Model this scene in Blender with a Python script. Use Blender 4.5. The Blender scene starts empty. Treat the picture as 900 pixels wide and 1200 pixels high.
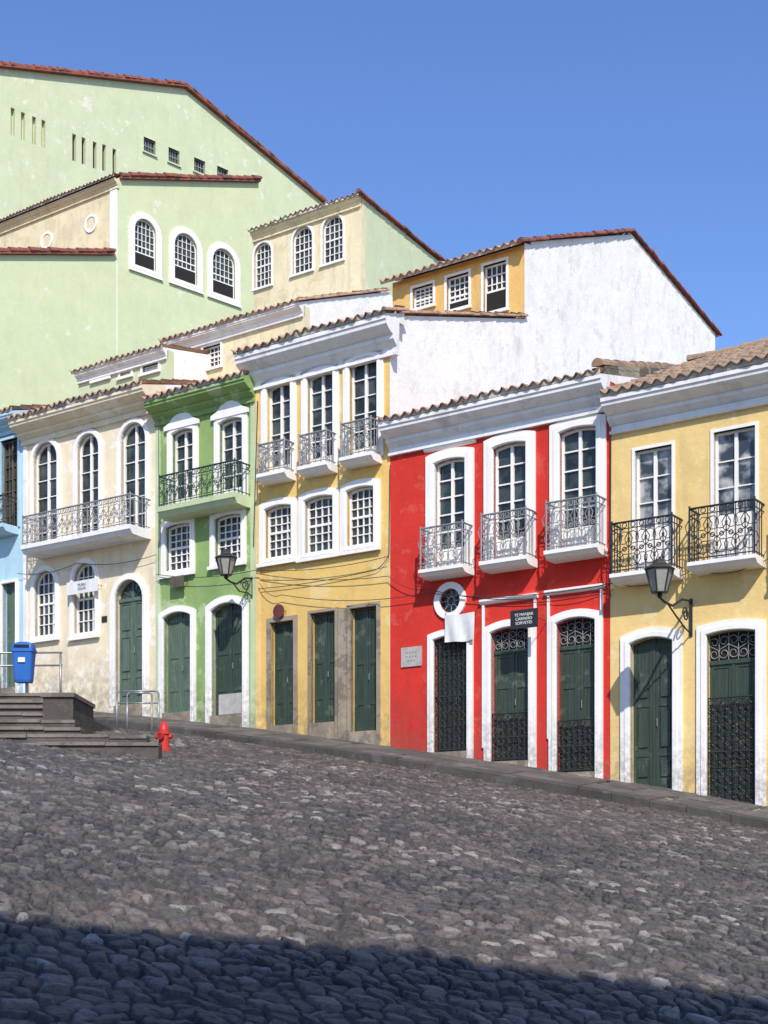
import bpy, math, random
import numpy as np
from mathutils import Vector, Matrix
from mathutils.geometry import tessellate_polygon
random.seed(7)
sc=bpy.context.scene
FPX=1600.0; HY=1016.0; CAMZ=1.6
TH=math.atan(1600/2318.0); SN=math.sin(TH); CS=math.cos(TH); D0=25.0

# ------------------------------------------------------------------ frames
class Fr:
    """vertical survey plane: a = along wall, t = depth into wall, z = up"""
    def __init__(s,ox,oy,ang):
        s.o=(ox,oy); s.u=(math.cos(ang),math.sin(ang)); s.v=(-math.sin(ang),math.cos(ang))
    def w(s,a,t,z): return (s.o[0]+a*s.u[0]+t*s.v[0], s.o[1]+a*s.u[1]+t*s.v[1], z)
    def hit(s,px,py,t=0.0):
        xp=(px-450)/FPX; yp=(HY-py)/FPX
        Y=(s.o[0]*s.v[0]+s.o[1]*s.v[1]+t)/(xp*s.v[0]+s.v[1]); X=xp*Y
        return ((X-s.o[0])*s.u[0]+(Y-s.o[1])*s.u[1], CAMZ+yp*Y)
    def A(s,px,t=0.0): return s.hit(px,0,t)[0]
    def Z(s,px,py,t=0.0): return s.hit(px,py,t)[1]
    def local(s,x,y):
        x-=s.o[0]; y-=s.o[1]
        return x*s.u[0]+y*s.u[1], x*s.v[0]+y*s.v[1]
M=Fr(0,D0/CS,-TH)
def G(s,t):
    s=np.clip(s,-26,26); t=np.clip(t,-45,12)
    return 4.01-.165*s-.0018*s*s+.0375*t
def base(s): return 4.32-.165*s-.0018*s*s
def gz(x,y):
    s,t=M.local(x,y); return float(G(s,t))
def ground_pt(px,py):
    xp=(px-450)/FPX; yp=(HY-py)/FPX
    Y=3.0
    while Y<60:
        if CAMZ+yp*Y<gz(xp*Y,Y): break
        Y+=.01
    return (xp*Y,Y,gz(xp*Y,Y))

# ------------------------------------------------------------------ mesh collectors
class Part:
    def __init__(s): s.v=[]; s.f=[]; s.m=[]; s.mats=[]
    def add(s,vs,fs,mat):
        if mat not in s.mats: s.mats.append(mat)
        k=s.mats.index(mat); n=len(s.v)
        s.v.extend(vs)
        for f in fs: s.f.append([i+n for i in f]); s.m.append(k)
class Obj:
    def __init__(s,name,origin): s.name=name; s.o=Vector(origin); s.parts={}; s.smooth=set()
    def p(s,n):
        if n not in s.parts: s.parts[n]=Part()
        return s.parts[n]
    def done(s):
        e=bpy.data.objects.new(s.name,None); e.location=s.o; e.empty_display_size=.3
        sc.collection.objects.link(e)
        for n,p in s.parts.items():
            me=bpy.data.meshes.new(n)
            me.from_pydata([(v[0]-s.o[0],v[1]-s.o[1],v[2]-s.o[2]) for v in p.v],[],p.f)
            for m in p.mats: me.materials.append(m)
            me.polygons.foreach_set('material_index',p.m)
            if n in s.smooth: me.polygons.foreach_set('use_smooth',[True]*len(p.f))
            me.update()
            o=bpy.data.objects.new(n,me); sc.collection.objects.link(o); o.parent=e
        return e
def box(P,fr,a0,a1,t0,t1,z0,z1,mat):
    vs=[fr.w(a,t,z) for z in (z0,z1) for t in (t0,t1) for a in (a0,a1)]
    P.add(vs,[(0,1,5,4),(2,6,7,3),(0,4,6,2),(1,3,7,5),(4,5,7,6),(0,2,3,1)],mat)
def shape(P,fr,loops,t0,t1,mat):
    tris=tessellate_polygon([[Vector((a,z,0)) for a,z in l] for l in loops])
    flat=[q for l in loops for q in l]; n=len(flat)
    vs=[fr.w(a,t0,z) for a,z in flat]+[fr.w(a,t1,z) for a,z in flat]
    fs=[]
    for t in tris:
        fs.append(tuple(t)); fs.append(tuple(i+n for i in reversed(t)))
    k=0
    for l in loops:
        m=len(l)
        for i in range(m):
            j=(i+1)%m; fs.append((k+i,k+j,n+k+j,n+k+i))
        k+=m
    P.add(vs,fs,mat)
def profile(P,fr,a0,a1,pts,mat):
    tris=tessellate_polygon([[Vector((t,z,0)) for t,z in pts]]); n=len(pts)
    vs=[fr.w(a0,t,z) for t,z in pts]+[fr.w(a1,t,z) for t,z in pts]
    fs=[tuple(x) for x in tris]+[tuple(i+n for i in reversed(x)) for x in tris]
    for i in range(n):
        j=(i+1)%n; fs.append((i,j,n+j,n+i))
    P.add(vs,fs,mat)
def bar(P,p0,p1,r,mat,n=5):
    p0=Vector(p0); p1=Vector(p1); d=(p1-p0)
    if d.length<1e-5: return
    d.normalize(); up=Vector((0,0,1)) if abs(d.z)<.9 else Vector((1,0,0))
    x=d.cross(up).normalized(); y=d.cross(x)
    vs=[]
    for q in (p0,p1):
        for i in range(n):
            an=2*math.pi*i/n+.3
            vs.append(tuple(q+x*math.cos(an)*r+y*math.sin(an)*r))
    fs=[(i,(i+1)%n,n+(i+1)%n,n+i) for i in range(n)]+[tuple(range(n-1,-1,-1)),tuple(range(n,2*n))]
    P.add(vs,fs,mat)
def poly(P,pts,r,mat,n=5):
    for a,b in zip(pts[:-1],pts[1:]): bar(P,a,b,r,mat,n)
def lathe(P,cx,cy,pts,mat,n=16,ang0=0.0):
    vs=[];m=len(pts)
    for r,z in pts:
        for i in range(n):
            an=ang0+2*math.pi*i/n; vs.append((cx+r*math.cos(an),cy+r*math.sin(an),z))
    fs=[]
    for k in range(m-1):
        for i in range(n):
            j=(i+1)%n; fs.append((k*n+i,k*n+j,(k+1)*n+j,(k+1)*n+i))
    fs.append(tuple(range(n-1,-1,-1))); fs.append(tuple((m-1)*n+i for i in range(n)))
    P.add(vs,fs,mat)
def roof(P,A,B,C,Dd,mat,period=.24,amp=.042,cap=None):
    A,B,C,Dd=map(Vector,(A,B,C,Dd))
    nw=max(2,round((B-A).length/period)); nr=max(1,round((Dd-A).length/.42)); K=6
    N=(B-A).cross(Dd-A).normalized()
    if N.z<0: N=-N
    nx=nw*K+1; vs=[];fs=[]
    rj=[[random.uniform(-.016,.016) for _ in range(nr)] for _ in range(nw+1)]
    ej=[random.uniform(-.03,.03) for _ in range(nw+1)]; E=(A-Dd).normalized()
    sag=random.uniform(.01,.03)
    rows=[]
    for r in range(nr):
        rows.append((r/nr,.03,r)); rows.append(((r+.97)/nr,0.0,r))
    for v,hh,r in rows:
        for i in range(nx):
            u=i/(nx-1); q=(A*(1-u)+B*u)*(1-v)+(Dd*(1-u)+C*u)*v
            c=math.cos(2*math.pi*i/K); w=min(nw-1,i//K)
            q=q+N*(amp*c+hh+rj[w][r]*(1 if c>0 else .2)-sag*math.sin(u*9+v*2)*.8)
            if r==0 and hh>0: q=q+E*ej[w]
            vs.append(tuple(q))
    R=len(rows)
    for k in range(R-1):
        for i in range(nx-1):
            fs.append((k*nx+i,k*nx+i+1,(k+1)*nx+i+1,(k+1)*nx+i))
    P.add(vs,fs,mat)
    e=(A-Dd).normalized()
    top=[Vector(vs[i]) for i in range(nx)]
    v2=[tuple(q+e*.002) for q in top]+[tuple(q-N*.02) for q in top]
    P.add(v2,[(i,i+1,nx+i+1,nx+i) for i in range(nx-1)],mat)
    b0=[]
    for i in range(nx):
        u=i/(nx-1); q=(A*(1-u)+B*u); b0.append(q-N*(amp+.03))
    v3=[tuple(q-N*.02-e*.05) for q in top]+[tuple(q-e*.05) for q in b0]
    P.add(v3,[(i,i+1,nx+i+1,nx+i) for i in range(nx-1)],cap or mat)
def verge(P,A,B,mat,r=.1,seg=.42):
    A=Vector(A);B=Vector(B); d=B-A; n=max(1,round(d.length/seg)); dd=d.normalized()
    x=dd.cross(Vector((0,0,1))).normalized(); y=x.cross(dd).normalized()
    if y.z<0:y=-y
    for k in range(n):
        p=A+d*(k/n); q=A+d*((k+1.12)/n); off=random.uniform(-.2,.2)*r
        vs=[]
        for c,rr in ((p,r*1.1),(q,r*.82)):
            for i in range(7):
                an=math.pi*(i/6)*1.1-.05*math.pi
                vs.append(tuple(c+x*(math.cos(an)*rr+off)+y*(math.sin(an)*rr+off*.6)))
        fs=[(i,i+1,8+i,7+i) for i in range(6)]+[tuple(range(6,-1,-1)),tuple(range(7,14)),(0,7,13,6)]
        P.add(vs,fs,mat)
def arch(a0,a1,z0,z1,rise,n=12):
    if rise<.01: return [(a0,z0),(a1,z0),(a1,z1),(a0,z1)]
    w=a1-a0; rise=min(rise,w/2); R=(w*w/4+rise*rise)/(2*rise); cx=(a0+a1)/2; cz=z1-R
    h=math.asin(min(1,w/2/R)); L=[(a0,z0),(a1,z0)]
    for i in range(n+1):
        an=h-2*h*i/n; L.append((cx+R*math.sin(an),cz+R*math.cos(an)))
    return L
def ring(cx,cz,r,n=20): return [(cx+r*math.cos(2*math.pi*i/n),cz+r*math.sin(2*math.pi*i/n)) for i in range(n)]
def ztop_at(L,a):
    pts=L[2:] if len(L)>4 else [L[2],L[3]]
    for p,q in zip(pts[:-1],pts[1:]):
        lo,hi=min(p[0],q[0]),max(p[0],q[0])
        if lo-1e-6<=a<=hi+1e-6 and hi>lo:
            k=(a-p[0])/(q[0]-p[0]) if q[0]!=p[0] else 0
            return p[1]+(q[1]-p[1])*k
    return pts[0][1]
def xrange_at(L,z):
    a0,a1=L[0][0],L[1][0]
    if len(L)==4: return a0,a1
    if z<=L[2][1]: return a0,a1
    r=[]
    pts=L[2:]
    for p,q in zip(pts[:-1],pts[1:]):
        if (p[1]-z)*(q[1]-z)<=0 and p[1]!=q[1]:
            r.append(p[0]+(q[0]-p[0])*(z-p[1])/(q[1]-p[1]))
    return (min(r),max(r)) if len(r)>1 else (a0,a0)

# ------------------------------------------------------------------ materials
def mat_new(name):
    m=bpy.data.materials.new(name); m.use_nodes=True; nt=m.node_tree; nt.nodes.clear()
    out=nt.nodes.new('ShaderNodeOutputMaterial'); b=nt.nodes.new('ShaderNodeBsdfPrincipled')
    nt.links.new(b.outputs[0],out.inputs[0]); return m,nt,b
class NT:
    def __init__(s,nt): s.nt=nt
    def n(s,t,**k):
        x=s.nt.nodes.new('ShaderNode'+t)
        for a,b in k.items(): setattr(x,a,b)
        return x
    def l(s,a,b): s.nt.links.new(a,b)
    def pos(s,scale=(1,1,1)):
        g=s.n('NewGeometry'); m=s.n('Mapping'); s.l(g.outputs['Position'],m.inputs[0]); m.inputs['Scale'].default_value=scale
        return m.outputs[0]
    def noise(s,vec,scale,detail=4,rough=.55):
        x=s.n('TexNoise'); x.inputs['Scale'].default_value=scale; x.inputs['Detail'].default_value=min(detail,5); x.inputs['Roughness'].default_value=rough
        s.l(vec,x.inputs['Vector']); return x.outputs['Fac']
    def rng(s,v,a,b,c=0,d=1):
        x=s.n('MapRange'); x.inputs[1].default_value=a;x.inputs[2].default_value=b;x.inputs[3].default_value=c;x.inputs[4].default_value=d
        s.l(v,x.inputs[0]); return x.outputs[0]
    def mul(s,a,b):
        x=s.n('Math',operation='MULTIPLY')
        for i,v in enumerate((a,b)):
            if isinstance(v,(int,float)): x.inputs[i].default_value=v
            else: s.l(v,x.inputs[i])
        return x.outputs[0]
    def mix(s,f,a,b):
        x=s.n('MixRGB')
        for i,v in enumerate((f,a,b)):
            if isinstance(v,(int,float)): x.inputs[i].default_value=v
            elif isinstance(v,(tuple,list)): x.inputs[i].default_value=(*v[:3],1)
            else: s.l(v,x.inputs[i])
        return x.outputs[0]
    def bump(s,h,st,dist,b):
        x=s.n('Bump'); x.inputs['Strength'].default_value=st; x.inputs['Distance'].default_value=dist
        s.l(h,x.inputs['Height']); s.l(x.outputs[0],b.inputs['Normal'])
def mulc(c,k): return tuple(min(.95,x*k) for x in c)
def plaster(name,col,var=.1,stain=(.14,.125,.1),stain_amt=.25,patch=None,patch_amt=.5,grime=.55,bump=.3,rough=.85,patch_th=.6,sz=.4,sxy=2.6,bs=4.0,bd=.05):
    m,nt,b=mat_new(name); T=NT(nt)
    p=T.pos(); n1=T.noise(p,.9,5,.65); c=T.mix(T.rng(n1,.3,.7),mulc(col,1-var),mulc(col,1+var))
    n3=T.noise(p,bs,5,.75)
    c=T.mix(T.mul(T.rng(n3,.35,.65),.16),c,mulc(col,.72))
    if patch is not None:
        n2=T.noise(p,1.3,5,.74)
        c=T.mix(T.mul(T.rng(n2,patch_th,patch_th+.03),patch_amt),c,patch)
    sp=T.pos((sxy,sxy,sz)); st=T.rng(T.noise(sp,1.3,5,.7),.52,.8)
    c=T.mix(T.mul(st,stain_amt),c,stain)
    if grime>0:
        g=T.n('NewGeometry'); d=T.n('VectorMath',operation='DOT_PRODUCT'); T.l(g.outputs['Position'],d.inputs[0]); d.inputs[1].default_value=(.1252,-.132,1)
        h=T.rng(d.outputs['Value'],1.7,.25); gm=T.mul(T.mul(h,T.rng(n3,.38,.6)),grime)
        c=T.mix(gm,c,(.13,.11,.085))
    T.l(c,b.inputs['Base Color']); b.inputs['Roughness'].default_value=rough
    b.inputs['Specular IOR Level'].default_value=.2
    T.bump(n3,bump,bd,b)
    return m
def simple(name,col,rough=.6,var=.15,scale=6,metal=0.0,bump=.1,spec=.4,dirt=0.0):
    m,nt,b=mat_new(name); T=NT(nt); p=T.pos()
    n=T.noise(p,scale,5,.6)
    c=T.mix(T.rng(n,.3,.7),mulc(col,1-var),mulc(col,1+var))
    if dirt>0: c=T.mix(T.mul(T.rng(T.noise(T.pos((4,4,.6)),2,5,.7),.5,.75),dirt),c,(.1,.09,.07))
    T.l(c,b.inputs['Base Color']); b.inputs['Roughness'].default_value=rough; b.inputs['Metallic'].default_value=metal
    b.inputs['Specular IOR Level'].default_value=spec
    return m
cream=plaster('cream_plaster',(.77,.65,.46),patch=(.82,.77,.67),patch_amt=.7,stain_amt=.25,patch_th=.55)
green=plaster('green_plaster',(.245,.36,.125),var=.16,patch=(.46,.54,.33),patch_amt=.6,stain_amt=.3,patch_th=.56)
green_lt=plaster('light_green_plaster',(.5,.58,.35),stain_amt=.3)
yellow=plaster('yellow_plaster',(.7,.47,.15),patch=(.74,.58,.28),patch_amt=.6,stain_amt=.25,patch_th=.56)
red=plaster('red_plaster',(.58,.036,.025),var=.12,patch=(.62,.11,.07),patch_amt=.45,stain=(.22,.03,.02),stain_amt=.4,grime=.45,patch_th=.57)
ochre=plaster('ochre_plaster',(.75,.54,.22),patch=(.78,.62,.32),patch_amt=.6,stain_amt=.22,patch_th=.56)
ochre2=plaster('deep_ochre_plaster',(.7,.44,.15),stain_amt=.4,patch=(.5,.35,.18),patch_amt=.4)
blue=plaster('blue_plaster',(.42,.6,.69),stain_amt=.3)
pale=plaster('pale_green_plaster',(.56,.605,.37),var=.05,patch=(.7,.69,.58),patch_amt=.7,patch_th=.63,stain_amt=.1,grime=0)
pale2=plaster('pale_green_plaster_b',(.54,.59,.38),var=.06,patch=(.7,.69,.59),patch_amt=.75,patch_th=.605,stain_amt=.12,grime=0)
creamold=plaster('aged_cream_plaster',(.73,.63,.41),patch=(.58,.45,.27),patch_amt=.5,patch_th=.55,stain_amt=.45,grime=0)
whiteold=plaster('weathered_white_plaster',(.84,.81,.75),var=.05,patch=(.6,.57,.52),patch_amt=.5,patch_th=.575,stain=(.33,.31,.28),stain_amt=.38,grime=0,sz=.9,sxy=1.5,bump=.45)
moss=plaster('mossy_mortar',(.3,.27,.2),var=.4,patch=(.08,.075,.06),patch_amt=.8,patch_th=.48,stain_amt=.6,grime=0)
mortar=plaster('lime_mortar',(.56,.5,.42),var=.2,patch=(.3,.25,.2),patch_amt=.6,patch_th=.54,stain_amt=.3,grime=0)
white=plaster('white_trim',(.83,.8,.75),var=.04,stain=(.38,.34,.28),stain_amt=.28,bump=.12,rough=.6,grime=.6,bs=8)
corn=plaster('cornice_paint',(.78,.765,.74),var=.06,stain=(.28,.26,.23),stain_amt=.42,bump=.15,grime=0,patch=(.55,.53,.49),patch_amt=.5,patch_th=.59)
stone=plaster('brown_stone',(.33,.27,.2),var=.25,patch=(.16,.13,.1),patch_amt=.7,patch_th=.52,stain_amt=.4)
slab=plaster('stone_slab',(.135,.12,.105),var=.3,patch=(.07,.065,.058),patch_amt=.6,patch_th=.5,stain_amt=.3,grime=0,bump=.6,bs=8)
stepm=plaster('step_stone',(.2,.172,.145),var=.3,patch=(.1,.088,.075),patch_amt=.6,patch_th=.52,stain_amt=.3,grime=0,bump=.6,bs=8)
stepr=plaster('step_stone_shaded',(.11,.096,.082),var=.3,patch=(.06,.053,.046),patch_amt=.6,patch_th=.52,stain_amt=.3,grime=0,bump=.6,bs=8)  # darker copy of the step stone, shade below the nosings put into its colour
kerbm=plaster('kerb_stone',(.075,.066,.058),var=.3,patch=(.13,.12,.11),patch_amt=.5,patch_th=.58,stain_amt=.3,grime=0,bump=.6,bs=8)
iron=simple('wrought_iron',(.035,.035,.036),.5,metal=.3)
irong=simple('grey_iron',(.24,.24,.24),.55,var=.25)
irongreen=simple('green_iron',(.03,.06,.045),.5)
def doormat(name,col):
    m,nt,b=mat_new(name); T=NT(nt)
    p=T.pos(); s=T.noise(T.pos((14,14,.8)),2,5,.7)
    c=T.mix(T.rng(s,.3,.7),mulc(col,.6),mulc(col,1.45)); c=T.mix(T.mul(T.rng(T.noise(p,3,5,.7),.56,.66),.45),c,(.18,.19,.15))
    T.l(c,b.inputs['Base Color']); b.inputs['Roughness'].default_value=.6; T.bump(s,.4,.01,b); return m
doorg=doormat('green_door_paint',(.03,.05,.034)); doorb=doormat('faded_green_door',(.08,.12,.085)); wood=doormat('dark_wood',(.09,.07,.045))
def tilemat(name,c1,c2,c3):
    m,nt,b=mat_new(name); T=NT(nt); p=T.pos()
    v=T.n('TexVoronoi'); v.inputs['Scale'].default_value=3.6; T.l(p,v.inputs['Vector'])
    sep=T.n('SeparateColor'); T.l(v.outputs['Color'],sep.inputs[0])
    c=T.mix(sep.outputs[0],c1,c2); c=T.mix(T.rng(T.noise(p,1.8,5,.72),.48,.64),c,c3)
    T.l(c,b.inputs['Base Color']); b.inputs['Roughness'].default_value=.9; return m
tile=tilemat('clay_tile',(.4,.2,.12),(.48,.31,.21),(.22,.17,.12))
tilered=tilemat('red_clay_tile',(.3,.085,.05),(.2,.06,.045),(.1,.06,.045))
tilegold=tilemat('weathered_clay_tile',(.36,.24,.15),(.28,.19,.12),(.14,.12,.095))
def glassmat(name,c1,c2,lo,hi):
    m,nt,b=mat_new(name); T=NT(nt); p=T.pos()
    T.l(T.mix(T.rng(T.noise(p,2.3,3),lo,hi),c1,c2),b.inputs['Base Color']); b.inputs['Roughness'].default_value=.08; b.inputs['Specular IOR Level'].default_value=.5
    T.bump(T.noise(p,3,2),.1,.03,b); return m
glass=glassmat('window_glass',(.012,.018,.016),(.06,.075,.065),.4,.65)
glassc=glassmat('curtained_glass',(.04,.05,.055),(.4,.4,.38),.44,.6)
dark=simple('interior_shade_black',(.015,.014,.012),.9)  # near-black colour standing in for the shade inside openings
lampglass=simple('lamp_glass',(.3,.3,.26),.12)
redpaint=simple('hydrant_red',(.5,.03,.02),.45,dirt=.4)
bluep=simple('blue_plastic',(.02,.12,.42),.4,var=.08,dirt=.2)
steel=simple('galvanised_steel',(.3,.3,.3),.4,metal=.6)
signw=simple('sign_white',(.7,.69,.66),.6,var=.06,dirt=.3)
signk=simple('sign_black',(.02,.02,.02),.5)
signg=simple('sign_stone',(.4,.38,.35),.6,dirt=.3)
cable=simple('cable_rubber',(.03,.03,.03),.7)

# ------------------------------------------------------------------ building elements
def scroll(P,fr,cx,cz,h,t,mat,r=.009,flip=1):
    R=h/4; up=[]
    for k in range(11):
        an=-math.pi/2+k/10*2.6*math.pi; rr=R*(1-.62*k/10)
        up.append((cx+flip*math.cos(an)*rr,cz+R+math.sin(an)*rr))
    lo=[(2*cx-a,2*cz-z) for a,z in up]
    pts=list(reversed(lo))+up[1:]
    poly(P,[fr.w(a,t,z) for a,z in pts],r,mat,4)
def railing(P,fr,a0,a1,tf,zb,zt,mat,cell=.2,br=.011):
    H=zt-zb
    for z,r in ((zb+.06,.013),(zt-.13,.011),(zt,.022)):
        bar(P,fr.w(a0,tf,z),fr.w(a1,tf,z),r,mat,6)
        bar(P,fr.w(a0,tf,z),fr.w(a0,0,z),r,mat,6); bar(P,fr.w(a1,tf,z),fr.w(a1,0,z),r,mat,6)
    n=max(3,round((a1-a0)/cell)); c=(a1-a0)/n
    for i in range(n+1):
        a=a0+c*i; rr=br if 0<i<n else .02
        bar(P,fr.w(a,tf,zb),fr.w(a,tf,zt+(.05 if i in(0,n) else 0)),rr,mat,5)
    for i in range(n):
        cx=a0+c*(i+.5)
        shape(P,fr,[ring(cx,zt-.065,.055,10),ring(cx,zt-.065,.04,10)],tf-.007,tf+.007,mat)
        scroll(P,fr,cx,zb+.06+(H-.19)/2,(H-.21),tf,mat,flip=1 if i%2 else -1)
        shape(P,fr,[ring(cx,zb+.06+(H-.19)/2,.05,8),ring(cx,zb+.06+(H-.19)/2,.03,8)],tf-.007,tf+.007,mat)
    m=max(2,round(-tf/.13))
    for side in (a0,a1):
        for k in range(1,m): bar(P,fr.w(side,tf*k/m,zb),fr.w(side,tf*k/m,zt),br,mat,5)
def balcony(B,fr,x0,x1,yb,ys,yr,out=.6,mat=None,slabmat=None,cell=.2):
    cx=(x0+x1)/2
    a0=fr.A(x0,-out); a1=fr.A(x1,0)
    zb=fr.Z(cx,yb,-out); zs=fr.Z(cx,ys,-out); zr=fr.Z(cx,yr,-out)
    S=B.p('balcony_slab'); sm=slabmat or white
    profile(S,fr,a0,a1,[(0.02,zb-.02),(-out*.5,zb-.02),(-out+.1,zb),(-out+.04,zb+(zs-zb)*.4),(-out,zb+(zs-zb)*.5),(-out,zs),(0.02,zs)],sm)
    railing(B.p('balcony_railing'),fr,a0+.03,a1-.03,-out+.05,zs,zr,mat or iron,cell)
    return zs
def window(B,fr,x0,x1,yt,yb,fw=.12,rise=0.0,cols=2,rows=4,panel=0.0,zb=None,fm=None,sm=None,closed=True,hood=0.0,dep=.12,split=True,t=0.0,proud=.05,gm=None,open_lo=0.0,mw=.011):
    cx=(x0+x1)/2; a0=fr.A(x0,t); a1=fr.A(x1,t); zt=fr.Z(cx,yt,t)
    if zb is None: zb=fr.Z(cx,yb,t)
    fm=fm or white; sm=sm or white; gm=gm or glass
    w=a1-a0; ri=rise*(w/2)
    o=arch(a0,a1,zb,zt,ri); i0=zb+(fw if closed else 0)
    inn=arch(a0+fw,a1-fw,i0,zt-fw,ri*(w-2*fw)/w if ri>0 else 0)
    P=B.p('window_surround')
    if closed: shape(P,fr,[o,inn],t-proud,t+.1,fm)
    else:
        op=o[1:]+[o[0]]; ip=inn[1:]+[inn[0]]
        shape(P,fr,[op+list(reversed(ip))],t-proud,t+.1,fm)
    if fw>.09:
        f2=fw*.45
        o2=arch(a0+f2,a1-f2,i0-(fw-f2 if closed else 0),zt-f2,ri*(w-2*f2)/w if ri>0 else 0)
        i2=arch(a0+fw-.015,a1-fw+.015,i0-(.015 if closed else 0),zt-fw+.015,ri*(w-2*fw)/w if ri>0 else 0)
        if closed: shape(P,fr,[o2,i2],t-proud-.02,t-proud+.004,fm)
        else: shape(P,fr,[o2[1:]+[o2[0]]+list(reversed(i2[1:]+[i2[0]]))],t-proud-.02,t-proud+.004,fm)
    if closed: box(P,fr,a0-.03,a1+.03,t-proud-.06,t-proud+.01,zb-.03,zb+.05,fm)
    if hood>0:
        profile(P,fr,a0-.05,a1+.05,[(t+.02,zt+.01),(t-hood*.5,zt+.03),(t-hood,zt+.06),(t-hood,zt+.1),(t+.02,zt+.12)],fm)
    S=B.p('window_sash'); fs=.045
    s_in=arch(a0+fw+fs,a1-fw-fs,i0+fs,zt-fw-fs,ri*(w-2*fw-2*fs)/w if ri>0 else 0)
    so=arch(a0+fw-.01,a1-fw+.01,i0-.01,zt-fw+.01,ri*(w-2*fw)/w if ri>0 else 0)
    shape(S,fr,[so,s_in],t+dep-.03,t+dep+.03,sm)
    shape(B.p('window_glass'),fr,[so],t+dep+.02,t+dep+.035,gm)
    L0,L1=s_in[0][0],s_in[1][0]; z0=s_in[0][1]; z1=max(q[1] for q in s_in)
    if panel>0:
        zp=z0+(z1-z0)*panel; box(S,fr,L0,L1,t+dep-.018,t+dep+.018,z0,zp,sm)
        for q in range(2):
            c0=L0+(L1-L0)*q/2+.05; c1=L0+(L1-L0)*(q+1)/2-.05
            box(S,fr,c0,c1,t+dep-.03,t+dep-.015,z0+.06,zp-.06,sm)
    else: zp=z0
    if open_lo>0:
        zo=z0+(z1-z0)*open_lo; box(B.p('open_sash_shade_box'),fr,L0,L1,t+dep-.036,t+dep+.03,z0,zo,dark); box(S,fr,L0,L1,t+dep-.04,t+dep+.02,zo,zo+.05,sm)  # solid dark box paints the shade of the raised lower sash
    if split:
        box(S,fr,(L0+L1)/2-.032,(L0+L1)/2+.032,t+dep-.035,t+dep+.02,z0,ztop_at(s_in,(L0+L1)/2)-.001,sm)
    for c in range(1,cols):
        a=L0+(L1-L0)*c/cols
        if split and abs(a-(L0+L1)/2)<.02: continue
        box(S,fr,a-mw,a+mw,t+dep-.02,t+dep+.019,zp,ztop_at(s_in,a)-.001,sm)
    for r in range(1,rows):
        z=zp+(z1-zp)*r/rows; x0_,x1_=xrange_at(s_in,z)
        hh=.026 if (not split and r==rows//2) else mw
        if x1_-x0_>.05: box(S,fr,x0_,x1_,t+dep-.024,t+dep+.018,z-hh,z+hh,sm)
    return inn
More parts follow.
